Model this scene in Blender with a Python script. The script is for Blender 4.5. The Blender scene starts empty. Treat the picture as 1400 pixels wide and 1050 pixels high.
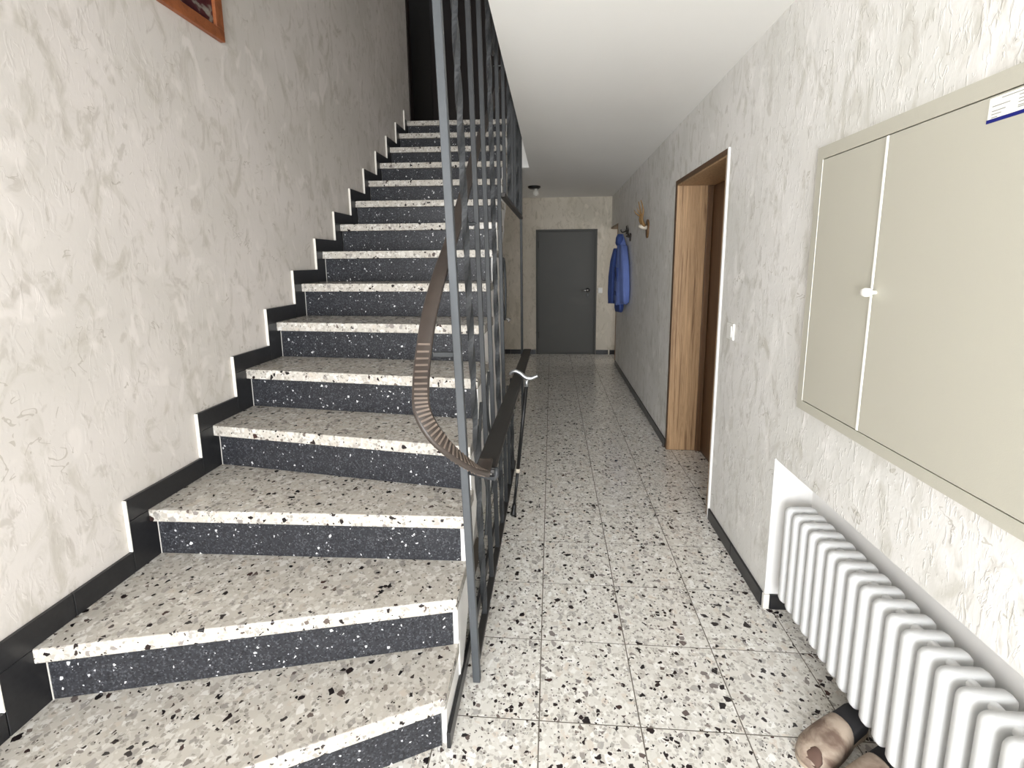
import bpy, bmesh, math, random
from mathutils import Vector, Matrix
random.seed(7)
S = bpy.context.scene
COL = S.collection

# ------------------------------------------------------------------ camera
F, PX, PY = 630.51, 707.0, 454.35
YAW, PITCH, ROLL, EYE = 0.07579, 0.15272, 0.00879, 1.4526
cy, sy, cp, sp, cr, sr = math.cos(YAW), math.sin(YAW), math.cos(PITCH), math.sin(PITCH), math.cos(ROLL), math.sin(ROLL)
fwd = Vector((-sy*cp, cy*cp, -sp)); rt0 = Vector((cy, sy, 0)); dn0 = fwd.cross(rt0)
rt = cr*rt0 + sr*dn0; dn = -sr*rt0 + cr*dn0
cam = bpy.data.cameras.new('camera'); camo = bpy.data.objects.new('camera', cam); COL.objects.link(camo)
camo.matrix_world = Matrix(((rt.x, -dn.x, -fwd.x, 0), (rt.y, -dn.y, -fwd.y, 0), (rt.z, -dn.z, -fwd.z, EYE), (0, 0, 0, 1)))
cam.sensor_fit = 'HORIZONTAL'; cam.sensor_width = 36.0; cam.lens = F/1400*36
cam.shift_x = (700-PX)/1400; cam.shift_y = -(525-PY)/1400
cam.clip_start = 0.02
S.camera = camo

# ------------------------------------------------------------------ world, light, exposure
S.view_settings.view_transform = 'Standard'; S.view_settings.look = 'None'
S.view_settings.gamma = 1.0; S.view_settings.use_curve_mapping = False
S.view_settings.exposure = 0.0
S.cycles.max_bounces = 16; S.cycles.diffuse_bounces = 12
w = bpy.data.worlds.new('sky'); S.world = w; w.use_nodes = True
w.node_tree.nodes['Background'].inputs[0].default_value = (0.80, 0.90, 1.0, 1)
w.node_tree.nodes['Background'].inputs[1].default_value = 1.0
# daylight coming in through the glazed entrance in the back wall
ld = bpy.data.lights.new('entrance_daylight', 'AREA'); ld.shape = 'RECTANGLE'
ld.size = 2.0; ld.size_y = 2.1; ld.energy = 228; ld.color = (0.95, 0.975, 1.0)
lo = bpy.data.objects.new('entrance_daylight', ld); COL.objects.link(lo)
lo.location = (-0.30, -2.42, 1.25); lo.rotation_euler = (math.radians(90), 0, 0)

# fill light added in the side passage to brighten the far end
l2 = bpy.data.lights.new('passage_fill', 'AREA'); l2.shape = 'RECTANGLE'; l2.size = .6; l2.size_y = 1.0; l2.energy = 5; l2.color = (1.0, .985, .97)
l2o = bpy.data.objects.new('passage_fill', l2); COL.objects.link(l2o)
l2o.location = (1.82, 6.72, 1.45); l2o.rotation_euler = (math.radians(90), 0, math.radians(90))

# ------------------------------------------------------------------ dimensions
WR, HC, YE, XL = 0.894, 2.397, 7.18, -1.471
T, TX0, TY0 = 0.32, -0.0369, 1.2702
RISE, TT = 0.1906, 0.046
YB = -2.5          # back wall
ZU = 5.2           # upper storey ceiling
SLAB_X = -0.235    # edge of the corridor ceiling slab

# ------------------------------------------------------------------ materials
def srgb(r, g, b):
    f = lambda c: (c/255/12.92 if c/255 <= .04045 else ((c/255+.055)/1.055)**2.4)
    return (f(r), f(g), f(b), 1)
class NT:
    def __init__(s, name):
        s.m = bpy.data.materials.new(name); s.m.use_nodes = True
        s.t = s.m.node_tree; s.b = s.t.nodes['Principled BSDF']
    def n(s, typ, **kw):
        nd = s.t.nodes.new(typ)
        for k, v in kw.items():
            if k.startswith('_'): nd.inputs[k[1:]].default_value = v
            else: setattr(nd, k, v)
        return nd
    def l(s, a, b): s.t.links.new(a, b)
    def math(s, op, a, b=None, clamp=False):
        nd = s.n('ShaderNodeMath', operation=op, use_clamp=clamp)
        for i, v in enumerate((a, b)):
            if v is None: continue
            if isinstance(v, (int, float)): nd.inputs[i].default_value = v
            else: s.l(v, nd.inputs[i])
        return nd.outputs[0]
    def mix(s, fac, a, b, blend='MIX'):
        nd = s.n('ShaderNodeMix', data_type='RGBA', blend_type=blend)
        for i, v in ((0, fac), (6, a), (7, b)):
            if isinstance(v, (int, float)): nd.inputs[i].default_value = v
            elif isinstance(v, tuple): nd.inputs[i].default_value = v
            else: s.l(v, nd.inputs[i])
        return nd.outputs[2]
    def ramp(s, fac, stops, const=False):
        nd = s.n('ShaderNodeValToRGB'); cr_ = nd.color_ramp
        if const: cr_.interpolation = 'CONSTANT'
        while len(cr_.elements) < len(stops): cr_.elements.new(0.5)
        for e, (p, c) in zip(cr_.elements, stops): e.position = p; e.color = c
        s.l(fac, nd.inputs[0]); return nd.outputs[0]
    def pos(s, scale=(1, 1, 1), rnd=0.0, off=(0, 0, 0), rot=(0, 0, 0)):
        g = s.n('ShaderNodeNewGeometry'); o = g.outputs['Position']
        if rnd:
            oi = s.n('ShaderNodeObjectInfo'); cx = s.n('ShaderNodeCombineXYZ')
            a = s.math('MULTIPLY', oi.outputs['Random'], rnd); b = s.math('MULTIPLY', oi.outputs['Random'], rnd*1.7)
            s.l(a, cx.inputs[0]); s.l(b, cx.inputs[1])
            va = s.n('ShaderNodeVectorMath', operation='ADD'); s.l(o, va.inputs[0]); s.l(cx.outputs[0], va.inputs[1]); o = va.outputs[0]
        mp = s.n('ShaderNodeMapping'); s.l(o, mp.inputs[0])
        mp.inputs['Scale'].default_value = scale; mp.inputs['Location'].default_value = off; mp.inputs['Rotation'].default_value = rot
        return mp.outputs[0]
    def noise(s, vec, scale, detail=4, rough=.55, dist=0.0):
        nd = s.n('ShaderNodeTexNoise', _Scale=scale, _Detail=detail, _Roughness=rough, _Distortion=dist); s.l(vec, nd.inputs['Vector']); return nd
    def bump(s, h, strength, dist=0.01):
        nd = s.n('ShaderNodeBump', _Strength=strength, _Distance=dist); s.l(h, nd.inputs['Height']); s.l(nd.outputs[0], s.b.inputs['Normal'])
    def set(s, col=None, rough=None, metal=None, spec=None):
        if col is not None:
            if isinstance(col, tuple): s.b.inputs['Base Color'].default_value = col
            else: s.l(col, s.b.inputs['Base Color'])
        if rough is not None:
            if isinstance(rough, (int, float)): s.b.inputs['Roughness'].default_value = rough
            else: s.l(rough, s.b.inputs['Roughness'])
        if metal is not None: s.b.inputs['Metallic'].default_value = metal
        if spec is not None: s.b.inputs['Specular IOR Level'].default_value = spec
        return s.m
def plain(name, col, rough=.5, metal=0.0, var=.06, scale=30, spec=.5, bump=0.0):
    k = NT(name); v = k.noise(k.pos(), scale, 3)
    c = k.mix(v.outputs[0], tuple(x*(1-var) for x in col[:3])+(1,), tuple(min(1, x*(1+var)) for x in col[:3])+(1,))
    if bump: k.bump(v.outputs[0], bump, .004)
    return k.set(c, rough, metal, spec)

def chips(k, vec, scale, edge, lo_, hi_):
    """one layer of stone chips: mask and a per-chip random colour value"""
    a = k.n('ShaderNodeTexVoronoi', feature='F1', _Scale=scale); k.l(vec, a.inputs['Vector'])
    b = k.n('ShaderNodeTexVoronoi', feature='DISTANCE_TO_EDGE', _Scale=scale); k.l(vec, b.inputs['Vector'])
    sep = k.n('ShaderNodeSeparateColor'); k.l(a.outputs['Color'], sep.inputs[0])
    th = k.math('ADD', k.math('MULTIPLY', sep.outputs[2], edge*1.4), edge*.4)
    m1 = k.math('MULTIPLY', k.math('SUBTRACT', b.outputs['Distance'], th), 25, True)
    m2 = k.math('MULTIPLY', k.math('LESS_THAN', sep.outputs[0], hi_), k.math('GREATER_THAN', sep.outputs[0], lo_))
    return k.math('MULTIPLY', m1, m2), sep.outputs[1]
def terrazzo(name, rnd, base, dark=1.0, tone=1.0):
    k = NT(name)
    raw = k.pos(rnd=rnd)
    wn = k.noise(raw, 55, 2); wv = k.n('ShaderNodeVectorMath', operation='SCALE'); k.l(wn.outputs['Color'], wv.inputs[0]); wv.inputs['Scale'].default_value = .012
    wa = k.n('ShaderNodeVectorMath', operation='ADD'); k.l(raw, wa.inputs[0]); k.l(wv.outputs[0], wa.inputs[1]); vec = wa.outputs[0]
    g = k.noise(raw, 9, 3); 
    c = k.mix(g.outputs[0], tuple(x*.93 for x in base[:3])+(1,), tuple(min(1, x*1.05) for x in base[:3])+(1,))
    # pale marble chips almost the colour of the matrix
    m, v = chips(k, vec, 40, .05, 0.0, .62)
    c = k.mix(k.math('MULTIPLY', m, .9), c, k.ramp(v, [(0, srgb(246, 245, 242)), (.4, srgb(226, 223, 216)), (.62, srgb(204, 200, 193)), (.8, srgb(218, 208, 196)), (.9, srgb(176, 172, 168)), (1, srgb(158, 154, 150))]))
    m, v = chips(k, vec, 88, .06, .2, .75)
    c = k.mix(k.math('MULTIPLY', m, .8), c, k.ramp(v, [(0, srgb(244, 242, 238)), (.4, srgb(208, 204, 196)), (.7, srgb(186, 181, 173)), (1, srgb(150, 146, 140))]))
    m, v = chips(k, vec, 150, .1, 0.0, .055*dark)
    c = k.mix(m, c, k.ramp(v, [(0, srgb(40, 36, 36)), (1, srgb(110, 100, 95))]))
    m, v = chips(k, vec, 72, .09, .0, .08*dark)
    c = k.mix(m, c, k.ramp(v, [(0, srgb(34, 30, 31)), (.62, srgb(52, 42, 42)), (.74, srgb(118, 106, 100)), (1, srgb(166, 160, 154))]))
    vo = k.n('ShaderNodeVectorMath', operation='ADD'); k.l(vec, vo.inputs[0]); vo.inputs[1].default_value = (3.7, 1.3, 9.1)
    m, v = chips(k, vo.outputs[0], 47, .11, .0, .09*dark)
    c = k.mix(m, c, k.ramp(v, [(0, srgb(30, 27, 29)), (.48, srgb(48, 38, 38)), (.56, srgb(78, 58, 54)), (.64, srgb(124, 116, 113)), (1, srgb(170, 164, 160))]))
    if tone != 1.0: c = k.mix(1.0, c, (tone, tone*.985, tone*.96, 1), 'MULTIPLY')
    k.bump(g.outputs[0], .03, .002)
    rn = k.noise(raw, 14, 3)
    return k.set(c, k.math('ADD', k.math('MULTIPLY', rn.outputs[0], .10), .11), spec=.5)
M = {}
M['terrazzo_floor'] = terrazzo('terrazzo_floor', 40, srgb(222, 219, 212))
M['terrazzo_step'] = terrazzo('terrazzo_step', 90, srgb(214, 209, 201), .62, .74)
def dark_stone(name, base, fleck):
    k = NT(name); raw = k.pos(rnd=60)
    m, v = chips(k, raw, 190, .03, 0, .8)
    c = k.mix(m, base, k.ramp(v, [(0, tuple(x*.35 for x in base[:3])+(1,)), (.6, tuple(x*1.3 for x in base[:3])+(1,)), (1, fleck)]))
    m, v = chips(k, raw, 90, .17, 0, .03); c = k.mix(m, c, srgb(205, 205, 205))
    m, v = chips(k, raw, 150, .18, .5, .525); c = k.mix(m, c, srgb(190, 190, 192))
    return k.set(c, .38, spec=.3)
M['riser'] = dark_stone('riser_stone', srgb(44, 45, 49), srgb(84, 85, 89))
k = NT('skirting_black'); n_ = k.noise(k.pos(rnd=30), 60, 4); M['skirting'] = k.set(k.mix(n_.outputs[0], srgb(22, 22, 24), srgb(44, 44, 46)), .28)
M['grout'] = plain('grout', srgb(104, 97, 88), .9, bump=.3, scale=200)
M['mortar_edge'] = plain('mortar_edge', srgb(226, 222, 214), .85, bump=.3, scale=120)

def wallpaper(name, base, rot, bump, rs=42):
    k = NT(name); p0 = k.pos()
    sh = lambda f: tuple(x*g for x, g in zip(base[:3], f))+(1,)
    g_ = lambda v: (v, v, v, 1)
    sm = k.noise(k.pos(scale=(1, 1, .5), rot=rot), 9.5, 5, .6, 1.3)          # trowelled smudges
    s3 = k.noise(p0, 1.9, 3)
    c = k.mix(k.ramp(s3.outputs[0], [(.38, g_(0)), (.62, g_(1))]), base, sh((.91, .915, .90)))
    c = k.mix(k.ramp(sm.outputs[0], [(.535, g_(0)), (.60, g_(.4)), (.70, g_(.95))]), c, sh((.74, .735, .69)))
    s2 = k.noise(k.pos(scale=(1, 1, .4), rot=rot, off=(5, 2, 1)), 19, 4, .6, 1.2)
    c = k.mix(k.ramp(s2.outputs[0], [(.58, g_(0)), (.66, g_(.8))]), c, sh((.76, .75, .72)))
    s4 = k.noise(k.pos(scale=(1, 1, .5), rot=rot, off=(1, 7, 3)), 10, 3, .5, 1.0)
    c = k.mix(k.ramp(s4.outputs[0], [(.58, g_(0)), (.68, g_(.8))]), c, sh((1.08, 1.08, 1.08)))
    # short dark creases
    r0 = k.noise(k.pos(rot=rot, off=(3, 3, 8)), 7, 3, .5, 1.0)
    rd = k.math('ABSOLUTE', k.math('SUBTRACT', r0.outputs[0], .5))
    ms = k.noise(k.pos(off=(9, 1, 4)), 8, 2)
    cm = k.math('MULTIPLY', k.math('LESS_THAN', rd, .006), k.math('GREATER_THAN', ms.outputs[0], .60))
    c = k.mix(k.math('MULTIPLY', cm, .6), c, sh((.58, .56, .50)))
    rl = k.noise(k.pos(scale=(1, 1, .35), rot=rot), rs, 3, .5, 1.0)
    rr = k.ramp(rl.outputs[0], [(.56, g_(0)), (.66, g_(1))])
    h = k.math('ADD', rr, k.math('MULTIPLY', s2.outputs[0], 1.2))
    k.bump(h, bump, .003)
    return k.set(c, .75, spec=.25)
M['paper_left'] = wallpaper('wallpaper_left', srgb(210, 204, 199), (.7, 0, .2), .12)
M['paper_right'] = wallpaper('wallpaper_right', srgb(231, 229, 226), (.12, 0, 0), .32, 60)
M['paper_end'] = wallpaper('wallpaper_end', srgb(214, 206, 192), (.2, .3, 0), .1)
M['white'] = plain('white_plaster', srgb(228, 227, 225), .8, var=.02, scale=8)
M['ceiling'] = plain('ceiling_paint', srgb(240, 239, 236), .9, var=.02, scale=3)
M['radiator'] = plain('radiator_enamel', srgb(214, 215, 215), .32, var=.01)
M['rail_post'] = plain('post_steel', srgb(74, 77, 80), .5, 0.0, var=.12, scale=40, spec=.35)
M['rail'] = plain('rail_steel', srgb(50, 52, 54), .5, 0.0, var=.15, scale=40, spec=.35)
M['rail_dark'] = plain('rail_dark', srgb(48, 46, 45), .5, 0, var=.15, scale=20)
M['pvc'] = plain('handrail_brown', srgb(60, 52, 47), .4, var=.3, scale=25)
M['pvc_dark'] = plain('handrail_wear', srgb(44, 42, 40), .5, var=.2, scale=25)
M['pvc_rib'] = plain('handrail_rib', srgb(110, 98, 89), .35, var=.1, scale=25)
M['cabinet'] = plain('cabinet_enamel', srgb(190, 187, 174), .45, var=.012, scale=400, bump=.05)
M['cabinet_lit_edge'] = plain('cabinet_lit_edge', srgb(240, 239, 232), .35, var=.01)  # paler than the cabinet: light caught on door edges, put into the colour
M['gap'] = plain('gap_backing', srgb(70, 62, 50), .8)  # dark brown sheet behind the cabinet doors
M['plastic'] = plain('white_plastic', srgb(240, 239, 234), .3, var=.01)
M['sticker'] = plain('sticker_paper', srgb(240, 240, 232), .5, var=.01)
M['ink'] = plain('sticker_ink', srgb(140, 140, 138), .6)
M['blue_stripe'] = plain('blue_stripe', srgb(24, 32, 120), .4)
M['door_grey'] = plain('steel_door_grey', srgb(94, 94, 91), .5, var=.03, scale=4, spec=.25)
M['door_grey_frame'] = plain('steel_frame_grey', srgb(80, 80, 77), .5, var=.03, spec=.25)
M['chrome'] = plain('chrome', srgb(215, 215, 215), .18, 1.0, var=.02)
M['alu'] = plain('satin_aluminium', srgb(190, 192, 194), .3, .9, var=.05)
M['black'] = plain('black_plastic', srgb(24, 24, 25), .35)
M['bulb'] = plain('bulb_glass', srgb(225, 222, 214), .2)
def wood(name, c1, c2, rough=.45, sc=(42, 42, 1.0)):
    k = NT(name); a = k.noise(k.pos(scale=sc), 1.6, 5, .6, .6); b = k.noise(k.pos(scale=(sc[0]*3, sc[1]*3, sc[2]*2)), 2, 3)
    c = k.mix(k.ramp(a.outputs[0], [(.38, (0, 0, 0, 1)), (.48, (.55, .55, .55, 1)), (.52, (.15, .15, .15, 1)), (.58, (.6, .6, .6, 1)), (.66, (1, 1, 1, 1))]), c1, c2)
    c = k.mix(k.math('MULTIPLY', b.outputs[0], .25), c, tuple(x*.7 for x in c1[:3])+(1,))
    return k.set(c, rough)
M['oak'] = wood('oak_veneer', srgb(190, 156, 118), srgb(112, 82, 54))
M['oak_dark'] = wood('oak_edge', srgb(104, 74, 46), srgb(72, 48, 28))
M['dark_wood'] = wood('brown_wood_gloom', srgb(30, 18, 13), srgb(18, 11, 8))  # brown taken darker to carry the gloom of the unlit upstairs
M['frame_wood'] = wood('picture_frame_wood', srgb(150, 88, 52), srgb(118, 66, 38), sc=(10, 10, 10))
M['plaque_wood'] = wood('plaque_wood', srgb(124, 92, 56), srgb(84, 58, 34), sc=(20, 20, 6))
M['antler'] = plain('antler', srgb(138, 106, 64), .55, var=.25, scale=30)
M['skull'] = plain('skull_bone', srgb(216, 206, 190), .6)
M['dark_horn'] = plain('dark_horn', srgb(44, 38, 32), .5, var=.2)
M['jacket'] = plain('jacket_blue', srgb(104, 124, 186), .85, var=.1, scale=12, bump=.1)
M['jacket_navy'] = plain('jacket_navy', srgb(58, 78, 136), .85, var=.1, scale=12, bump=.1)
k = NT('shoe_leather'); n_ = k.noise(k.pos(), 14, 4, .6, .5); M['shoe'] = k.set(k.mix(k.ramp(n_.outputs[0], [(.4, (0, 0, 0, 1)), (.62, (1, 1, 1, 1))]), srgb(172, 156, 140), srgb(112, 92, 80)), .6)
M['shoe_sole'] = plain('shoe_sole', srgb(176, 160, 142), .7)
M['shoe_inside'] = plain('shoe_lining', srgb(46, 45, 48), .8)
M['shoe_patch'] = plain('shoe_suede', srgb(92, 70, 60), .85)
k = NT('painting'); a_ = k.noise(k.pos(scale=(1, 1, 1)), 7, 4, .6, 1.0)
M['painting'] = k.set(k.ramp(a_.outputs[0], [(.45, srgb(52, 14, 22)), (.56, srgb(70, 24, 30)), (.60, srgb(120, 112, 104)), (.70, srgb(150, 146, 138)), (.78, srgb(60, 20, 28))]), .4)
M['upper_wall'] = plain('upper_hall_gloom', srgb(40, 36, 32), .9)  # near-black: darkness of the unlit upper hall put into the colour

# ------------------------------------------------------------------ mesh helpers
class MB:
    def __init__(s): s.v = []; s.f = []; s.mi = []
    def quadbox(s, p, mi=0):      # p: 8 points bottom ccw, top ccw
        o = len(s.v); s.v += [tuple(q) for q in p]
        for f in ((3, 2, 1, 0), (4, 5, 6, 7), (0, 1, 5, 4), (1, 2, 6, 5), (2, 3, 7, 6), (3, 0, 4, 7)):
            s.f.append([o+i for i in f]); s.mi.append(mi)
        return s
    def box(s, x0, x1, y0, y1, z0, z1, mi=0):
        return s.quadbox([(x0, y0, z0), (x1, y0, z0), (x1, y1, z0), (x0, y1, z0), (x0, y0, z1), (x1, y0, z1), (x1, y1, z1), (x0, y1, z1)], mi)
    def prism(s, pts, z0, z1, mi=0):
        o = len(s.v); n = len(pts)
        s.v += [(x, y, z0) for x, y in pts]+[(x, y, z1) for x, y in pts]
        s.f.append([o+n-1-i for i in range(n)]); s.f.append([o+n+i for i in range(n)]); s.mi += [mi, mi]
        for i in range(n): s.f.append([o+i, o+(i+1) % n, o+n+(i+1) % n, o+n+i]); s.mi.append(mi)
        return s
    def prism_x(s, pts, x0, x1, mi=0):   # polygon in YZ (ccw seen from +X) extruded along X
        o = len(s.v); n = len(pts)
        s.v += [(x0, a, b) for a, b in pts]+[(x1, a, b) for a, b in pts]
        s.f.append([o+n-1-i for i in range(n)]); s.f.append([o+n+i for i in range(n)]); s.mi += [mi, mi]
        for i in range(n): s.f.append([o+i, o+(i+1) % n, o+n+(i+1) % n, o+n+i]); s.mi.append(mi)
        return s
    def rings(s, rings, closed=False, caps=True, mi=0):
        o = len(s.v); n = len(rings[0])
        for r in rings: s.v += [tuple(q) for q in r]
        m = len(rings)
        for i in range(m if closed else m-1):
            a = o+i*n; b = o+((i+1) % m)*n
            for j in range(n): s.f.append([a+j, a+(j+1) % n, b+(j+1) % n, b+j]); s.mi.append(mi)
        if caps and not closed:
            s.f.append([o+n-1-j for j in range(n)]); s.f.append([o+(m-1)*n+j for j in range(n)]); s.mi += [mi, mi]
        return s
    def tube(s, path, r, n=10, closed=False, squash=None, mi=0):
        path = [Vector(p) for p in path]; m = len(path); rs = r if isinstance(r, (list, tuple)) else [r]*m
        up = None; R = []
        for i, p in enumerate(path):
            a = path[(i-1) % m] if (closed or i) else p; b = path[(i+1) % m] if (closed or i < m-1) else p
            t = (b-a).normalized()
            if up is None:
                up = Vector((0, 0, 1)) if abs(t.z) < .9 else Vector((1, 0, 0))
            u = (up-t*up.dot(t)).normalized(); v = t.cross(u); up = u
            R.append([p+rs[i]*(math.cos(q)*u+math.sin(q)*v) for q in (2*math.pi*j/n for j in range(n))])
        return s.rings(R, closed, mi=mi)
    def build(s, name, mat, parent=None, bevel=0.0, seg=2, smooth=False, mats=None):
        me = bpy.data.meshes.new(name); me.from_pydata(s.v, [], s.f); me.update()
        for mm in (mats or [mat]): me.materials.append(M[mm])
        if mats:
            for p, i in zip(me.polygons, s.mi): p.material_index = i
        bm = bmesh.new(); bm.from_mesh(me); bmesh.ops.recalc_face_normals(bm, faces=bm.faces)
        if bevel: bmesh.ops.bevel(bm, geom=list(bm.edges), offset=bevel, segments=seg, profile=.5, affect='EDGES', clamp_overlap=True)
        bm.to_mesh(me); bm.free()
        if smooth:
            for p in me.polygons: p.use_smooth = True
        return link(name, me, parent)
def link(name, data, parent=None):
    o = bpy.data.objects.new(name, data); COL.objects.link(o)
    if parent is not None: o.parent = parent
    return o
def copy(o, parent=None):
    c = o.copy(); COL.objects.link(c)
    if parent is not None: c.parent = parent
    return c
def thing(name, label, cat, group=None):
    o = link(name, None); return tag(o, label, cat, group)
def tag(o, label, cat, group=None):
    o['label'] = label; o['category'] = cat
    if group: o['group'] = group
    return o
def struct(o, label, cat):
    o['kind'] = 'structure'; o['label'] = label; o['category'] = cat; return o
def box(name, mat, x0, x1, y0, y1, z0, z1, parent=None, bevel=0.0, seg=2):
    return MB().box(x0, x1, y0, y1, z0, z1).build(name, mat, parent, bevel, seg)
def catmull(P, n=8):
    P = [Vector(p) for p in P]; out = []
    for i in range(len(P)-1):
        a = P[max(i-1, 0)]; b = P[i]; c = P[i+1]; d = P[min(i+2, len(P)-1)]
        for j in range(n):
            t = j/n; out.append(.5*((2*b)+(c-a)*t+(2*a-5*b+4*c-d)*t*t+(3*b-a-3*c+d)*t**3))
    return out+[P[-1]]

# ================================================================== THE SETTING
# floor: grout bed with terrazzo tiles
fl = struct(box('floor', 'grout', XL-.1, 1.9, YB-.1, YE+.1, -.06, -.0011), 'pale terrazzo tile floor of the hallway with dark stone chips', 'floor')
G = .0021
tile_me = MB().box(G, T-G, G, T-G, -.001, 0).build('tile', 'terrazzo_floor', fl)
first = True
def put_tile(x0, x1, y0, y1):
    global first
    if x1-x0 < .03 or y1-y0 < .03: return
    if abs(x1-x0-T) < 1e-4 and abs(y1-y0-T) < 1e-4:
        o = tile_me if first else copy(tile_me, fl); first = False
        o.location = (x0, y0, 0)
    else:
        MB().box(x0+G, x1-G, y0+G, y1-G, -.001, 0).build('tile', 'terrazzo_floor', fl)
for j in range(-11, 19):
    y0 = TY0+j*T; y1 = min(y0+T, YE)
    for i in range(-5, 6):
        x0 = TX0+i*T; x1 = x0+T
        if i == -2 and 1.0 < y0 < 2.0: continue
        if i < -2 and 1.0 < y0 < 3.5: continue
        if i >= 3:
            if i == 3 and y1 > .3 and y0 < 1.75: put_tile(x0, 1.05, max(y0, .25), min(y1, 1.827))
            elif i == 3 and y1 > 2.6 and y0 < 3.45: put_tile(x0, 1.139, max(y0, 2.55), min(y1, 3.47))
            elif y1 > 6.55: put_tile(x0, min(x1, 1.85), max(y0, 6.505), y1)
            continue
        put_tile(x0, x1, y0, y1)
# right wall: hallway wall with radiator niche, oak doorway and a doorway at its far end
wr = MB(); XO = 1.25
wr.box(WR, XO, YB, .25, 0, ZU)
wr.box(WR, XO, .25, 1.827, .665, ZU); wr.box(1.055, XO, .25, 1.827, 0, .665)
wr.box(WR, XO, 1.827, 2.52, 0, ZU)
wr.box(WR, XO, 2.52, 3.50, 2.0, ZU)
wr.box(WR, XO, 3.50, 6.47, 0, ZU)
wr.box(WR, XO, 6.47, YE, 1.95, ZU)
struct(wr.build('wall_right', 'paper_right'), 'off-white textured wallpaper wall on the right, with radiator niche and doorway', 'wall')
wl = MB(); wl.box(XL-.2, XL, YB, 5.0, 0, ZU)
struct(wl.build('wall_left', 'paper_left'), 'off-white smudged wallpaper wall rising beside the stairs', 'wall')
wl2 = MB(); wl2.box(XL-.2, XL, 5.0, YE, 0, 2.5)
struct(wl2.build('wall_left', 'paper_left'), 'off-white wall under the upper landing, left of the grey steel door', 'wall')
we = MB(); DX0, DX1, DZ = -.245, .685, 1.925
we.box(XL-.2, DX0, YE, YE+.2, 0, 2.86); we.box(DX1, 2.0, YE, YE+.2, 0, 2.86); we.box(DX0, DX1, YE, YE+.2, DZ, 2.86); we.box(DX0, DX1, YE+.12, YE+.2, 0, DZ)
struct(we.build('wall_end', 'paper_end'), 'cream wallpaper wall at the far end of the hallway around the grey door', 'wall')
# passage behind the far doorway in the right wall
sp_ = MB(); sp_.box(1.85, 1.95, 6.2, YE, 0, 2.5); sp_.box(XO, 1.85, 6.15, 6.25, 0, 2.5); sp_.box(XO, 1.95, 6.2, YE, 2.4, 2.5)
struct(sp_.build('wall_passage', 'white'), 'white wall of the side passage behind the far doorway', 'wall')
# back wall with the glazed entrance opening that lets the daylight in
wb = MB(); wb.box(XL-.2, -1.32, YB-.15, YB, 0, ZU); wb.box(.72, XO, YB-.15, YB, 0, ZU); wb.box(-1.32, .72, YB-.15, YB, 2.32, ZU); wb.box(-1.32, .72, YB-.15, YB, 0, .18)
struct(wb.build('wall_back', 'paper_left'), 'wall behind the viewer with the glazed entrance', 'wall')
# ceiling slab of the hallway
ce = MB(); ce.box(SLAB_X, WR, YB, YE, HC, 2.86)
struct(ce.build('ceiling', 'ceiling'), 'smooth white ceiling over the hallway', 'ceiling')
struct(box('ceiling_landing', 'ceiling', XL, SLAB_X, 4.9, YE, HC, 2.80), 'white underside of the upper landing behind the stairs', 'ceiling')
uc = MB(); uc.box(XL-.2, XO, YB-.15, YE+.2, ZU, ZU+.1)
struct(uc.build('ceiling_upper', 'ceiling'), 'ceiling above the open stairwell', 'ceiling')
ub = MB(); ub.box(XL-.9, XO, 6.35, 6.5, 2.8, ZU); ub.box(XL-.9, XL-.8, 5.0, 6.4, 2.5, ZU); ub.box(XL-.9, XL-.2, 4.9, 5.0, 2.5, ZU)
struct(ub.build('wall_upper', 'upper_wall'), 'wall of the upper hall at the top of the stairs, its unlit darkness in the colour', 'wall')
struct(box('floor_upper', 'dark_wood', XL-.8, SLAB_X, 4.9, 6.4, 2.80, 2.86), 'dark floor of the upper landing', 'floor')
# upstairs doors: brown, colour darkened for the unlit upper hall
d3 = struct(link('door_3', None), 'brown door at the top of the stairs, colour darkened for the gloom there', 'door')
box('leaf', 'dark_wood', -1.44, -.55, 6.30, 6.345, 2.86, 4.95, d3, .003)
box('frame', 'dark_wood', -1.55, -1.44, 6.27, 6.35, 2.86, 5.03, d3, .004); box('frame', 'dark_wood', -.55, -.46, 6.27, 6.35, 2.86, 5.03, d3, .004)
box('frame', 'dark_wood', -1.44, -.55, 6.27, 6.35, 4.95, 5.03, d3, .004)
MB().tube([(-.63, 6.30, 3.90), (-.63, 6.25, 3.90), (-.75, 6.25, 3.90)], .009, 8).build('handle', 'alu', d3, smooth=True)
t9 = MB(); t9.box(XL-.2, XL+.012, 4.965, 5.06, 2.87, 4.95)
struct(t9.build('trim_1', 'dark_wood', bevel=.003), 'dark brown door lining at the end of the stair wall', 'trim')

# ---- end door (grey steel)
d1 = struct(link('door_1', None), 'grey steel door closing the far end of the hallway', 'door')
box('leaf', 'door_grey', DX0+.03, DX1-.03, YE+.02, YE+.065, .012, DZ-.03, d1, .003)
box('frame', 'door_grey_frame', DX0, DX0+.032, YE-.012, YE+.1, 0, DZ, d1, .003); box('frame', 'door_grey_frame', DX1-.032, DX1, YE-.012, YE+.1, 0, DZ, d1, .003)
box('frame', 'door_grey_frame', DX0+.032, DX1-.032, YE-.012, YE+.1, DZ-.032, DZ, d1, .003)
box('threshold', 'door_grey', DX0+.032, DX1-.032, YE-.01, YE+.1, 0, .014, d1, .002)
R = [[(.553+r*math.cos(a), YE+.02-q, 1.005+r*math.sin(a)) for a in (2*math.pi*j/16 for j in range(16))] for q, r in ((0, .034), (.008, .032), (.012, .02))]
hp = MB().rings(R).build('handle_rosette', 'black', d1, smooth=True)
MB().tube([(.553, YE+.012, 1.005), (.553, YE-.035, 1.005), (.54, YE-.045, 1.005), (.45, YE-.045, 1.0)], .011, 10).build('lever', 'chrome', hp, smooth=True)
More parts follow.
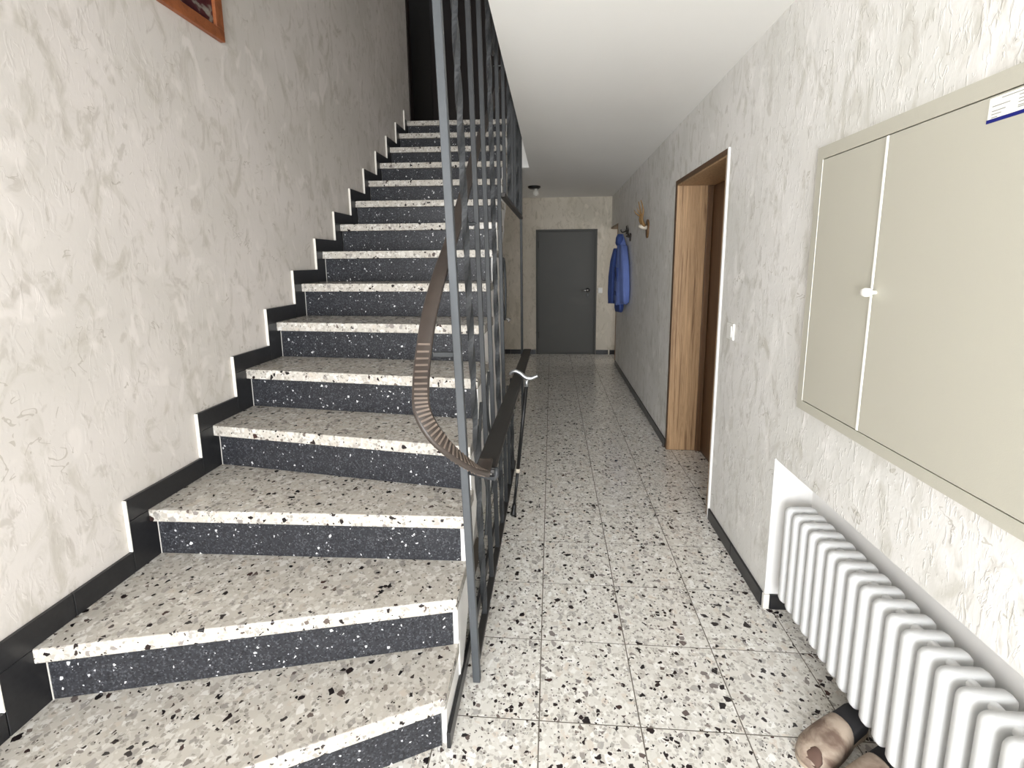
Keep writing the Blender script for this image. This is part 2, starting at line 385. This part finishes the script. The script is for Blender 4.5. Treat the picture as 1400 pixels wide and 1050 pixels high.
box('keyhole_plate', 'black', .535, .57, YE+.012, YE+.021, .91, .955, d1, .003)
for z_ in (.3, 1.7): MB().tube([(DX0+.034, YE+.01, z_-.05), (DX0+.034, YE+.01, z_+.05)], .011, 8).build('hinge', 'door_grey_frame', d1, smooth=True)

# ---- oak doorway in the right wall
D0, D1, DT = 2.52, 3.50, 2.0
d2 = struct(link('door_2', None), 'oak-veneered doorway with a deep wooden reveal in the right wall', 'door')
box('jamb', 'oak', WR-.004, 1.20, D1-.028, D1, 0, DT, d2, .002)
box('jamb', 'oak', WR-.004, 1.20, D0, D0+.028, 0, DT, d2, .002)
box('head', 'oak', WR-.004, 1.20, D0+.028, D1-.028, DT-.028, DT, d2, .002)
box('edge_strip', 'oak_dark', WR-.008, WR-.0042, D1-.030, D1+.012, 0, DT+.01, d2, .001)
box('edge_strip', 'oak_dark', WR-.008, WR-.0042, D0+.0, D1-.03, DT-.02, DT+.01, d2, .001)
box('door_stop', 'oak_dark', 1.10, 1.135, D1-.045, D1-.0285, 0, DT-.03, d2, .002)
box('leaf', 'oak_dark', 1.14, 1.18, D0+.03, D1-.03, .006, DT-.03, d2, .002)
struct(box('trim_2', 'white', WR-.010, WR+.02, D0-.018, D0-.0005, .0, DT+.012, None, .003), 'narrow white plaster edge along the near side of the oak doorway', 'trim')
# ---- opening at far end of right wall : timber lining
t3 = MB(); t3.box(WR-.006, XO, 6.47, 6.50, 0, 1.95); t3.box(WR-.006, XO, 6.50, YE, 1.92, 1.95)
struct(t3.build('trim_3', 'plaque_wood', bevel=.002), 'brown timber lining of the doorway next to the far end wall', 'trim')
# ---- niche lining
nl = MB(); nl.box(WR-.001, 1.055, 1.817, 1.8268, .066, .6645); nl.box(WR+.001, 1.05, .25, 1.817, .6625, .6649); nl.box(1.048, 1.0549, .25, 1.817, 0, .6625)
struct(nl.build('trim_4', 'white', bevel=.001), 'smooth white lining of the radiator niche', 'trim')
# ---- baseboards
br = struct(link('baseboard_right', None), 'low black stone skirting along the right wall', 'baseboard')
def base_run(par, x0, x1, ys, z1=.065):
    for a, b in zip(ys[:-1], ys[1:]): box('tile', 'skirting', x0, x1, a+.0012, b-.0012, 0, z1, par, .0015, 1)
def rng(a, b, n): return [a+(b-a)*i/n for i in range(n+1)]
base_run(br, WR-.011, WR-.0005, rng(1.829, 2.497, 2)); base_run(br, WR-.011, WR-.0005, rng(3.515, 6.465, 9))
box('tile', 'skirting', WR+.02, 1.046, 1.808, 1.817, 0, .065, br, .0015, 1)
box('corner_strip', 'mortar_edge', WR-.006, WR+.018, 1.810, 1.8275, 0, .066, br, .0015, 1)
be = struct(link('baseboard_end', None), 'low black stone skirting on the far end wall', 'baseboard')
for a, b in ((-1.46, -1.05), (-1.05, -.65), (-.65, DX0-.003), (DX1+.003, .88), (.90, 1.2)): box('tile', 'skirting', a+.001, b-.001, YE-.011, YE-.0005, 0, .07, be, .0015, 1)

# ================================================================== STAIRCASE
def nose(k):   # left and right front points of the tread nosing
    if k == 1: return (Vector((XL, .60)), Vector((-.308, 1.150)))
    if k == 2: return (Vector((XL, 1.040)), Vector((-.302, 1.315)))
    if k == 3: return (Vector((XL, 1.452)), Vector((-.303, 1.475)))
    yl = .669+.2765*k + (.03 if k == 4 else 0)
    sk = min(-.15+.03*(k-4), .03)
    xr = -.305-.0125*(k-4)
    return (Vector((XL, yl)), Vector((xr, yl+sk*1.15)))
def shift(L, R, d, xr=None):
    n = Vector((-(R-L).y, (R-L).x)).normalized()
    a, b = L+n*d, R+n*d
    u = (b-a)/(b.x-a.x)
    x1 = xr if xr is not None else R.x
    return a+u*(XL+.0005-a.x), a+u*(x1-a.x)
st = thing('staircase', 'winding staircase with pale terrazzo treads and black stone risers, climbing along the left wall', 'staircase')
OV = .030
NST = 15
for k in range(1, NST+1):
    L, R = nose(k); z = RISE*k
    fL, fR = shift(L, R, 0)
    if k < NST:
        nL, nR = nose(k+1); bL, bR = shift(nL, nR, OV+.012, R.x)
    else:
        bL, bR = Vector((XL+.0005, 4.894)), Vector((R.x, 4.894))
    MB().prism([fL, fR, bR, bL], z-TT, z).build('tread', 'terrazzo_step', st, .004, 2)
    aL, aR = shift(L, R, OV, R.x-.022); cL, cR = shift(L, R, OV+.02, R.x-.022)
    aL.x += .014; cL.x += .014
    MB().prism([aL, aR, cR, cL], z-RISE+(.0005 if k > 1 else .0002), z-TT-.0005).build('riser', 'riser', st, .0015, 1)
    box('riser_grout', 'mortar_edge', aL.x-.006, aL.x, aL.y-.001, aL.y+.02, z-RISE+.0005, z-TT-.001, st) if k < 9 else None
body = MB()
for k in range(1, NST+1):
    L, R = nose(k); z = RISE*k-TT-.0005; x1 = R.x-.006
    aL, aR = shift(L, R, OV+.0205, x1)
    if k < NST: nL, nR = nose(k+1); bL, bR = shift(nL, nR, OV+.0205, x1)
    else: bL, bR = Vector((aL.x, 4.894)), Vector((aR.x, 4.894))
    zf = max(0, RISE*k-.40); zb = max(0, RISE*(k+1)-.40)
    if k == NST: zb = zf+.02
    body.quadbox([(aL.x, aL.y, zf), (aR.x, aR.y, zf), (bR.x, bR.y, zb), (bL.x, bL.y, zb), (aL.x, aL.y, z), (aR.x, aR.y, z), (bR.x, bR.y, z), (bL.x, bL.y, z)])
    # plaster cheek that closes the right end of each riser
    pL, pR = shift(L, R, OV+.002, x1); qL, qR = shift(L, R, OV+.021, x1)
    x0 = R.x-.0215
    body.quadbox([(x0, pR.y, z+TT-RISE+.001), (x1, pR.y, z+TT-RISE+.001), (x1, qR.y, z+TT-RISE+.001), (x0, qR.y, z+TT-RISE+.001), (x0, pR.y, z), (x1, pR.y, z), (x1, qR.y, z), (x0, qR.y, z)])
body.build('string', 'white', st)
# outer skirting at the foot of the stair cheek
sk_ = MB()
for a, b in ((1.165, 1.44), (1.442, 1.76), (1.762, 2.10), (2.102, 2.42)): box('side_skirting', 'skirting', -.312, -.300, a, b, 0, .055, st, .0015, 1)
# stepped black skirting on the left wall
bl = struct(link('baseboard_left', None), 'stepped black stone skirting following the stairs on the left wall', 'baseboard')
SH, SWD = .078, .078
for k in range(0, NST):
    z = RISE*k
    y0 = nose(k)[0].y-SWD if k else -.6
    y1 = nose(k+1)[0].y-SWD
    xs0, xs1 = XL+.0005, XL+.013
    hz0 = z+.0006
    n = 2 if (k <= 2) else 1
    ys = rng(y0, y1, n)
    for a, b in zip(ys[:-1], ys[1:]):
        box('tile', 'skirting', xs0, xs1, a+.001, b-.001, (z+.0006), z+SH, bl, .001, 1)
    # upright beside the riser
    ry = nose(k+1)[0].y+OV-.0005
    box('tile', 'skirting', xs0, xs1, y1+.001, ry, z+.0006, z+RISE-.0006, bl, .001, 1)
    # mortar seam on the near edge of the upright
    box('mortar_seam', 'mortar_edge', xs0, xs1+.001, y1-.004, y1+.0005, z+SH+.001, z+RISE+SH, bl, .001, 1)
# wall under the stairs with cellar door
uw = MB(); uw.prism_x([(2.10, 0), (3.58, 0), (3.58, 1.54), (2.10, .50)], -.46, -.40)
struct(uw.build('wall_understair', 'white'), 'pale boarded wall below the stairs', 'wall')
d4 = struct(link('door_4', None), 'pale cellar door below the stairs with a small chrome lever', 'door')
MB().prism_x([(2.75, .02), (3.54, .02), (3.54, 1.48), (2.75, .92)], -.3995, -.375).build('leaf', 'white', d4, .002)
hp = box('handle_plate', 'chrome', -.375, -.368, 3.44, 3.475, .92, 1.08, d4, .002)
MB().tube([(-.37, 3.457, 1.02), (-.325, 3.457, 1.02), (-.318, 3.45, 1.02), (-.318, 3.35, 1.02)], .009, 8).build('lever', 'chrome', hp, smooth=True)

# ================================================================== STEEL RAILING
rl = thing('stair_railing', 'floor-to-ceiling grey steel bar railing with twisted bars beside the stairs', 'railing')
P0Y, DYB, NB = 1.40, .2125, 12
ZTOP = 3.75
def RX(y, z): return -.258-.030*z*max(0.0, 1-(y-1.4)/1.5)
def straight(name, y, z0, z1, wd, dp, mat='rail'):
    m = MB(); a, b = RX(y, z0), RX(y, z1); h = wd/2; d = dp/2
    m.quadbox([(a-h, y-d, z0), (a+h, y-d, z0), (a+h, y+d, z0), (a-h, y+d, z0), (b-h, y-d, z1), (b+h, y-d, z1), (b+h, y+d, z1), (b-h, y+d, z1)])
    return m.build(name, mat, rl, .002, 1)
def twisted(name, y, z0, z1, wd, turns):
    R = []; n = int(28*turns)
    for i in range(n+1):
        t = i/n; z = z0+(z1-z0)*t; a = math.pi*2*turns*t
        R.append([(RX(y, z)+wd*.62*math.cos(a+q*math.pi/2+math.pi/4), y+wd*.62*math.sin(a+q*math.pi/2+math.pi/4), z) for q in range(4)])
    return MB().rings(R).build(name, 'rail', rl)
post = straight('newel_post', P0Y, 0, ZTOP, .025, .025, 'rail_post')
PLZ = .79
def plz(y): return PLZ-(y-1.36)*.042
for i in range(1, NB+1):
    y = P0Y+DYB*i
    win = 2.62 < y < 3.90
    zs = [(.08, ZTOP)] if not win else ([(1.82, ZTOP)] + ([(.08, plz(y)-.02)] if y < 3.0 else []))
    for z0, z1 in zs:
        if i in (1, 4, 7, 10): twisted('twisted_bar', y, z0, z1, .021, max(1, round((z1-z0)/.62)))
        elif i == NB: straight('end_post', y, 0, ZTOP, .020, .020)
        else: straight('bar', y, z0, z1, .020, .014)
def oval(y, z, a, b):
    pts = [(RX(y, z+b*math.sin(t)), y+a*math.cos(t), z+b*math.sin(t)) for t in (2*math.pi*j/40 for j in range(40))]
    MB().tube(pts, .007, 6, closed=True).build('oval_ring', 'rail', rl, smooth=True)
oval(P0Y+DYB*4.5, 2.62, .085, .19); oval(P0Y+DYB*5.5, 1.30, .085, .17); oval(P0Y+DYB*7.5, 2.62, .085, .19)
# a slim scroll between the bars
for i, z in ((1.5, .35), (2.5, .42)):
    y = P0Y+DYB*i
    MB().tube([(RX(y, z+.28*t), y+.085*math.sin(2*math.pi*t)*(1-.2*t), z+.56*t) for t in (j/24 for j in range(25))], .007, 6).build('scroll', 'rail', rl, smooth=True)
def hrail(name, y0, y1, z, wd, th, mat='rail_dark'):
    m = MB(); a, b = RX(y0, z), RX(y1, z); h = wd/2
    m.quadbox([(a-h, y0, z), (a+h, y0, z), (b+h, y1, z), (b-h, y1, z), (a-h, y0, z+th), (a+h, y0, z+th), (b+h, y1, z+th), (b-h, y1, z+th)])
    return m.build(name, mat, rl, .002, 1)
br_ = hrail('bottom_rail', P0Y+.0128, 3.02, .068, .026, .020)
for i in (1, 2, 3): 
    y = P0Y+DYB*(i+.35); MB().tube([(RX(y, .078)+.0125, y, .078), (RX(y, .078)+.0155, y, .078)], .006, 10).build('screw', 'alu', br_, smooth=True)
hrail('middle_rail', 2.58, 3.95, 1.80, .030, .022)
hrail('top_rail', P0Y-.01, 3.96, ZTOP, .03, .02)
# wide rail on the hallway side
def slopebox(x0, x1, y0, y1, a, b):
    return MB().quadbox([(x0, y0, plz(y0)+a), (x1, y0, plz(y0)+a), (x1, y1, plz(y1)+a), (x0, y1, plz(y1)+a), (x0, y0, plz(y0)+b), (x1, y0, plz(y0)+b), (x1, y1, plz(y1)+b), (x0, y1, plz(y1)+b)])
cr_ = slopebox(-.243, -.176, 1.36, 3.93, 0, .014).build('hallway_rail', 'rail_dark', rl, .004, 2)
slopebox(-.241, -.178, 1.362, 3.925, .0142, .020).build('rail_wear_strip', 'pvc_dark', cr_, .003, 2)
for y in (P0Y+DYB*4, P0Y+DYB*8, P0Y+DYB*12):
    z = plz(y)
    MB().tube([(RX(y, .75), y, z-.045), (-.20, y, z-.045), (-.19, y, z-.038), (-.19, y, z)], .0075, 8).build('bracket', 'rail', cr_, smooth=True)
# brown plastic handrail running down the stairs and curling round the post
pts = [(-.44, 4.30, 3.10), (-.41, 3.4, 2.55), (-.394, 2.6, 2.10), (-.362, 2.0, 1.765), (-.343, 1.6, 1.535), (-.340, 1.4, 1.42), (-.343, 1.27, 1.31), (-.343, 1.19, 1.205), (-.330, 1.11, 1.135),
       (-.318, 1.075, 1.088), (-.288, 1.065, 1.035), (-.248, 1.09, .975), (-.212, 1.14, .918), (-.196, 1.22, .865), (-.206, 1.30, .822), (-.211, 1.40, .818)]
wid = [(1, 0, 0)]*6+[(1, .05, 0), (1, -.1, .05), (.95, -.25, .1), (.9, -.45, .12), (.7, -.75, .1), (.25, -.95, .05), (-.3, -1, .12), (-.75, -.6, .2), (-.98, -.1, .1), (-1, 0, 0)]
wid = [(1, 0, 0)]*6+[(1, 0, 0), (1, .1, 0), (.95, .3, 0), (.85, .5, 0), (.6, .8, 0), (.1, 1, 0), (-.35, .95, 0), (-.8, .6, 0), (-.98, .1, 0), (-1, 0, 0)]
pp = catmull(pts, 8); ww = catmull(wid, 8)
def strip(i0, i1, hw, o0, o1):
    R = []
    for i in range(i0, i1):
        p = pp[i]; t = (pp[min(i+1, len(pp)-1)]-pp[max(i-1, 0)]).normalized(); wv_ = ww[i]; wv_ = (wv_-t*wv_.dot(t)).normalized(); nn = wv_.cross(t).normalized()
        R.append([p+wv_*a+nn*b for a, b in ((-hw, o0+.003), (-hw+.004, o0), (hw-.004, o0), (hw, o0+.003), (hw, o1-.003), (hw-.006, o1), (-hw+.006, o1), (-hw, o1-.003))])
    return MB().rings(R)
NPP = len(pp)
hr = strip(0, NPP, .0215, -.008, .008).build('handrail', 'pvc', rl, smooth=True)
ribs = MB()
i = 52
for i in range(54, 104, 1):
    for q in (0, .5):
        p = pp[i].lerp(pp[i+1], q); t = (pp[i+1]-pp[i-1]).normalized(); wv_ = ww[i]; wv_ = (wv_-t*wv_.dot(t)).normalized(); nn = wv_.cross(t).normalized()
        if (i*2+int(q*2)) % 3: continue
        for sgn in (-1, 1):
            c = p+nn*sgn*.0088
            ribs.quadbox([c+wv_*a+t*b+nn*d for d in (-.0014, .0014) for a, b in ((-.016, -.0025), (.016, -.0025), (.016, .0025), (-.016, .0025))])
ribs.build('grip_ribs', 'pvc_rib', hr)
box('bracket', 'rail', -.372, RX(P0Y, 1.165)-.0128, P0Y-.006, P0Y+.006, 1.158, 1.174, hr, .002)
y = P0Y+DYB*2
MB().tube(catmull([(RX(y, 1.60), y, 1.60), (-.34, y-.01, 1.60), (-.355, y, 1.63), (-.357, y, 1.66)], 5), .0075, 8).build('bracket', 'rail', hr, smooth=True)
MB().tube([(RX(P0Y, .80)+.012, P0Y, .775), (-.178, P0Y-.04, .775), (-.172, P0Y-.04, .785), (-.172, P0Y-.04, .812)], .008, 8).build('bracket', 'rail', hr, smooth=True)

# ================================================================== THINGS ON THE RIGHT
# radiator
rd = thing('radiator', 'white sectional column radiator set in the niche under the metal cabinet', 'radiator')
RX0, RX1, RZ0, RZ1 = .902, 1.018, .105, .508
def rrect(x0, x1, z0, z1, r, n=6):
    out = []
    for cx, cz, a0 in ((x1-r, z1-r, 0), (x0+r, z1-r, 90), (x0+r, z0+r, 180), (x1-r, z0+r, 270)):
        for j in range(n+1):
            a = math.radians(a0+90*j/n); out.append((cx+r*math.cos(a), cz+r*math.sin(a)))
    return out
sec = MB(); hw, hd = .0165, .0215     # half width along Y, half depth of the tube
OUT = rrect(RX0, RX1, RZ0, RZ1, .021, 6); INN = rrect(RX0+2*hd, RX1-2*hd, RZ0+2*hd, RZ1-2*hd, .005, 6)
rings = []
for (x, z), (xi, zi) in zip(OUT, INN):
    ring = []
    for j in range(12):
        q = 2*math.pi*j/12; c_, s_ = math.cos(q), math.sin(q); e = .55
        u = .5+.5*math.copysign(abs(c_)**e, c_); v = math.copysign(abs(s_)**e, s_)*hw
        ring.append((xi+(x-xi)*u, v, zi+(z-zi)*u))
    rings.append(ring)
sec.rings(rings, closed=True)
sec0 = sec.build('section', 'radiator', rd, smooth=True)
NSEC, SPC, Y1 = 21, .0546, 1.722
for i in range(NSEC):
    o = sec0 if i == 0 else copy(sec0, rd); o.location = (0, Y1-i*SPC, 0)
for z in (RZ0+hd, RZ1-hd): MB().tube([((RX0+RX1)/2, Y1+.01, z), ((RX0+RX1)/2, Y1-(NSEC-1)*SPC-.01, z)], .013, 10).build('header_pipe', 'radiator', rd, smooth=True)
for yy in (Y1-2*SPC-.027, Y1-12*SPC-.027, Y1-18*SPC-.027): box('wall_bracket', 'radiator', RX1-.03, 1.0475, yy-.004, yy+.004, .16, .19, rd, .001, 1)
# meter cabinet
cb = thing('meter_cabinet', 'large beige-grey metal meter cabinet with two doors on the right wall', 'cabinet')
CY0, CY1, CZ0, CZ1 = .50, 1.662, .930, 1.811
fw = .032
fr = MB(); xf0, xf1 = WR-.020, WR-.0004
fr.box(xf0, xf1, CY1-fw, CY1, CZ0, CZ1); fr.box(xf0, xf1, CY0, CY0+fw, CZ0, CZ1); fr.box(xf0, xf1, CY0+fw, CY1-fw, CZ1-.040, CZ1); fr.box(xf0, xf1, CY0+fw, CY1-fw, CZ0, CZ0+fw)
fr.build('frame', 'cabinet', cb)
box('rebate', 'gap', WR-.006, WR-.0005, CY0+fw, CY1-fw, CZ0+fw, CZ1-.04, cb)
SEAM = 1.334; dz0, dz1 = CZ0+fw+.003, CZ1-.043
dl = box('door', 'cabinet', WR-.021, WR-.008, SEAM+.004, CY1-fw-.004, dz0, dz1, cb, .002, 2)
dr = box('door', 'cabinet', WR-.023, WR-.008, CY0+fw+.004, SEAM-.006, dz0, dz1, cb, .003, 2)
box('lit_edge', 'cabinet_lit_edge', WR-.0245, WR-.010, SEAM-.006, SEAM+.0035, dz0, dz1, dr, .003, 2)  # bright line of the rounded edge, painted by its pale colour
box('lit_edge', 'cabinet_lit_edge', WR-.0215, WR-.012, CY1-fw-.004, CY1-fw-.0006, dz0, dz1, dl, .001, 1)
kn = MB(); R = []
for q, r in ((0, .008), (.010, .008), (.014, .013), (.024, .015), (.031, .011), (.033, .004)):
    R.append([(WR-.023-q, 1.318+1.25*r*math.cos(a), 1.361+.85*r*math.sin(a)) for a in (2*math.pi*j/16 for j in range(16))])
kn.rings(R).build('knob', 'plastic', dr, smooth=True)
sk2 = box('sticker', 'sticker', WR-.0238, WR-.0231, .86, 1.047, 1.722, 1.764, dr)
box('stripe', 'blue_stripe', WR-.0242, WR-.0232, .858, 1.0485, 1.7165, 1.7235, sk2)
prt = MB()
for z, a, b in ((1.750, 1.012, 1.048), (1.741, 1.020, 1.048), (1.735, 1.028, 1.048), (1.726, 1.035, 1.048), (1.756, .95, .995), (1.749, .96, .995), (1.743, .955, .995), (1.737, .965, .995), (1.731, .97, .995), (1.762, .985, 1.03)):
    prt.box(WR-.0241, WR-.0237, a-.009, b-.009, z-.004+.003*(z < 1.735), z-.004+.003*(z < 1.735)+.0014)
prt.build('print_lines', 'ink', sk2)
# light switches
def switch(label, wall, a, z):
    o = thing('light_switch', label, 'switch', 'light switches')
    if wall == 'R':
        p_ = box('plate', 'plastic', WR-.010, WR-.0004, a-.041, a+.041, z-.041, z+.041, o, .003); box('rocker', 'plastic', WR-.014, WR-.0098, a-.028, a+.028, z-.028, z+.028, o, .002)
    else:
        box('plate', 'plastic', a-.032, a+.032, YE-.010, YE-.0004, z-.041, z+.041, o, .003); box('rocker', 'plastic', a-.024, a+.024, YE-.014, YE-.0098, z-.028, z+.028, o, .002)
switch('white light switch on the right wall between oak doorway and meter cabinet', 'R', 2.345, 1.10)
switch('white light switch on the end wall right of the grey door', 'E', .742, 1.0)
# antler mounts
def mount(name, label, y, z, mats, s=1.0, lean=0.0, dark=False):
    o = thing(name, label, 'antlers', 'antler mounts on the right wall')
    pm, am, sm_ = mats
    shp = [(y+.055*s*math.sin(t)*(1.0 if math.cos(t) > 0 else .75), z-.02*s+.075*s*math.cos(t)) for t in (2*math.pi*j/20 for j in range(20))]
    MB().prism_x([(a, b) for a, b in reversed(shp)], WR-.016, WR-.0004).build('plaque', pm, o, .003, 1)
    R = []
    for q, r in ((0, .024), (.02, .028), (.045, .022), (.065, .012)):
        R.append([(WR-.0155-q*s, y+r*s*math.cos(a), z-.01*s+.75*r*s*math.sin(a)+q*.15*s) for a in (2*math.pi*j/12 for j in range(12))])
    MB().rings(R).build('skull', sm_, o, smooth=True)
    for sg in (-1, 1):
        pth = catmull([(WR-.035*s, y+sg*.016*s, z), (WR-.06*s, y+sg*.04*s, z+.05*s), (WR-.055*s, y+sg*.055*s+lean*.04, z+.12*s), (WR-.075*s, y+sg*.05*s+lean*.08, z+.20*s)], 6)
        an = MB().tube(pth, [.014*s*(1-.75*i/(len(pth)-1)) for i in range(len(pth))], 8).build('antler', am, o, smooth=True)
        b = pth[9]
        MB().tube([b, b+Vector((-.035*s, sg*.012*s, .025*s)), b+Vector((-.05*s, sg*.012*s, .055*s))], [.007*s, .005*s, .0015*s], 8).build('tine', am, an, smooth=True)
    return o
mount('antler_mount', 'small brown deer antlers on a wooden plaque, nearest to the oak doorway', 4.47, 1.765, ('plaque_wood', 'antler', 'skull'), 1.15)
mount('antler_mount', 'dark antler coat hook above the blue jacket', 5.42, 1.725, ('dark_horn', 'dark_horn', 'dark_horn'), .62, 0)
pk = thing('coat_peg', 'dark wall peg holding up the blue jacket', 'hook')
box('plate', 'dark_horn', WR-.012, WR-.0004, 5.70, 5.74, 1.76, 1.86, pk, .003)
MB().tube(catmull([(WR-.010, 5.72, 1.80), (WR-.05, 5.72, 1.785), (WR-.068, 5.72, 1.80), (WR-.07, 5.72, 1.82)], 5), .008, 8).build('hook', 'dark_horn', pk, smooth=True)
# jacket
jk = thing('jacket', 'blue work jacket hanging from a peg on the right wall', 'jacket')
def cloth(levels, n=28, amp=.012, ph=0.0):
    R = []
    for (z, yc, hy, xc, hx) in levels:
        ring = []
        for j in range(n):
            a = 2*math.pi*j/n; f = 1+amp/max(hx, .03)*math.sin(5*a+ph+z*3)*min(1, (1.78-z)*2)
            ring.append((min(WR-.004, xc+hx*math.cos(a)*f), yc+hy*math.sin(a)*f, z+.012*math.sin(3*a+ph)*(1 if z < 1.0 else 0)))
        R.append(ring)
    return MB().rings(R)
cloth([(1.765, 5.72, .03, .825, .025), (1.71, 5.72, .055, .83, .04), (1.62, 5.70, .12, .835, .052), (1.52, 5.68, .20, .835, .055), (1.38, 5.66, .27, .832, .060), (1.2, 5.65, .30, .828, .064), (1.02, 5.64, .31, .826, .064), (.95, 5.64, .30, .826, .058)]).build('body', 'jacket', jk, smooth=True)
cloth([(1.60, 5.86, .045, .80, .04), (1.45, 5.93, .075, .785, .05), (1.25, 5.97, .085, .778, .055), (1.05, 5.98, .085, .775, .055), (.92, 5.99, .08, .775, .05)], 18, .008, 1).build('sleeve', 'jacket_navy', jk, smooth=True)
cloth([(1.62, 5.52, .05, .83, .045), (1.4, 5.42, .075, .835, .05), (1.15, 5.37, .08, .835, .05), (.98, 5.37, .075, .835, .046)], 18, .008, 2).build('sleeve', 'jacket', jk, smooth=True)
cloth([(.98, 5.68, .20, .812, .045), (.90, 5.68, .20, .812, .045), (.85, 5.68, .17, .812, .035)], 18, .006, 2).build('hem_flap', 'jacket_navy', jk, smooth=True)
cloth([(1.765, 5.72, .035, .815, .03), (1.72, 5.72, .075, .81, .045), (1.66, 5.71, .10, .805, .045), (1.63, 5.71, .09, .805, .03)], 16, .004).build('collar', 'jacket_navy', jk, smooth=True)
for y, z in ((5.60, 1.30), (5.58, 1.02)):
    pc = box('pocket', 'jacket_navy' if z > 1.2 else 'jacket', .757, .772, y-.08, y+.08, z-.09, z+.07, jk, .004)
    box('pocket_flap', 'jacket_navy', .752, .7565, y-.082, y+.082, z+.02, z+.072, pc, .001)
# shoes
def shoe(label, toe, heel, mirror=1):
    o = thing('shoe', label, 'shoe', 'beige slip-on shoes')
    tv = Vector(toe); hv = Vector(heel); d = (hv-tv); Lg = d.length; d.normalize(); s = Vector((-d.y, d.x))*mirror
    def pt(u, v, z): q = tv+d*u*Lg+s*v; return (q.x, q.y, z)
    prof = [(0, .012), (.03, .030), (.10, .043), (.22, .048), (.36, .045), (.52, .037), (.68, .034), (.84, .036), (.94, .031), (.99, .018), (1, .006)]
    out = [pt(u, v*1.04, 0) for u, v in prof]+[pt(u, -v*.98, 0) for u, v in reversed(prof)]
    MB().prism([(p[0], p[1]) for p in out], .0008, .016).build('sole', 'shoe_sole', o, .003, 1)
    R = []
    for u, v, h in ((0, .010, .026), (.02, .026, .044), (.07, .040, .058), (.15, .048, .066), (.26, .050, .071), (.38, .048, .077), (.50, .044, .084), (.58, .041, .088), (.595, .039, .086)):
        R.append([pt(u, v*math.copysign(abs(math.cos(math.pi*j/16))**.8, math.cos(math.pi*j/16)), .0155+(h-.0155)*abs(math.sin(math.pi*j/16))**.62) for j in range(17)])
    MB().rings(R).build('upper', 'shoe', o, smooth=True)
    hp_ = [(.50, .036), (.62, .037), (.75, .035), (.87, .035), (.95, .029), (.99, .015)]
    ol = [pt(u, v, 0) for u, v in hp_]+[pt(u, -v, 0) for u, v in reversed(hp_)]
    MB().prism([(p[0], p[1]) for p in ol], .0165, .066).build('heel_counter', 'shoe_inside', o, .008, 3, smooth=True)
    R = []
    for u, vv, zz in ((.012, .016, .040), (.04, .022, .0535), (.08, .022, .0615), (.12, .014, .0655)):
        R.append([pt(u, -.014+vv*math.cos(math.pi*j/8), .012+(zz-.012)*abs(math.sin(math.pi*(.12+.76*j/8)))**.5+.0015) for j in range(9)])
    MB().rings(R, caps=False).build('toe_patch', 'shoe_patch', o, smooth=True)
    return o
shoe('beige slip-on shoe on the floor under the radiator, the farther of two', (.728, 1.180), (.975, 1.325))
shoe('beige slip-on shoe at the bottom edge of the photo, the nearer of two', (.765, 1.068), (1.010, 1.208), -1)
# walking cane
cn = thing('walking_cane', 'black walking cane with a silver derby handle leaning on the railing', 'cane')
tip = Vector((-.219, 2.47, 0)); top = Vector((-.140, 2.49, .775)); dv = (top-tip).normalized()
MB().tube([tip+dv*.03, tip+dv*.30], .0085, 12).build('lower_tube', 'black', cn, smooth=True)
MB().tube([tip+dv*.285, top], .0105, 12).build('shaft', 'black', cn, smooth=True)
MB().tube([tip+dv*.262, tip+dv*.284], .0125, 12).build('collar', 'skull', cn, smooth=True)
MB().tube([tip+dv*.0+Vector((0, 0, .002)), tip+dv*.012, tip+dv*.02, tip+dv*.05, tip+dv*.07], [.018, .0185, .015, .013, .010], 14).build('rubber_tip', 'black', cn, smooth=True)
hpth = catmull([(-.230, 2.50, .826), (-.226, 2.50, .838), (-.205, 2.50, .848), (-.175, 2.50, .836), (-.145, 2.50, .812), (-.115, 2.50, .808), (-.085, 2.50, .820), (-.078, 2.50, .824)], 6)
hd_ = MB().tube(hpth, [.008+.004*math.sin(math.pi*i/(len(hpth)-1))+.001*(i > 36) for i in range(len(hpth))], 12).build('handle', 'alu', cn, smooth=True)
MB().tube([top-dv*.012, top+dv*.012, Vector((-.135, 2.50, .806))], [.0115, .0105, .013], 12).build('neck', 'alu', hd_, smooth=True)
# ceiling lamp
lp_ = thing('ceiling_lamp', 'small black ceiling fitting with a bare white bulb near the grey door', 'lamp')
LX, LY = -.228, 6.1
R = [[(LX+r*math.cos(a), LY+r*math.sin(a), HC-q) for a in (2*math.pi*j/20 for j in range(20))] for q, r in ((0.0004, .082), (.018, .080), (.030, .062), (.034, .035))]
MB().rings(R).build('base', 'black', lp_, smooth=True)
R = [[(LX+.02+r*math.cos(a), LY-.01+r*math.sin(a), HC-q) for a in (2*math.pi*j/16 for j in range(16))] for q, r in ((.030, .022), (.055, .024), (.07, .036), (.09, .042), (.112, .036), (.125, .018), (.128, .004))]
MB().rings(R).build('bulb', 'bulb', lp_, smooth=True)
# picture
pf = thing('picture', 'framed dark red painting in a brown wooden frame high on the left wall', 'picture')
QY0, QY1, QZ0, QZ1, QF = 1.42, 2.118, 2.422, 3.25, .048
for a in ((QY0, QY1, QZ0, QZ0+QF), (QY0, QY1, QZ1-QF, QZ1), (QY0, QY0+QF, QZ0+QF, QZ1-QF), (QY1-QF, QY1, QZ0+QF, QZ1-QF)):
    box('frame', 'frame_wood', XL+.0005, XL+.024, *a, pf, .003)
box('canvas', 'painting', XL+.0005, XL+.010, QY0+QF, QY1-QF, QZ0+QF, QZ1-QF, pf)
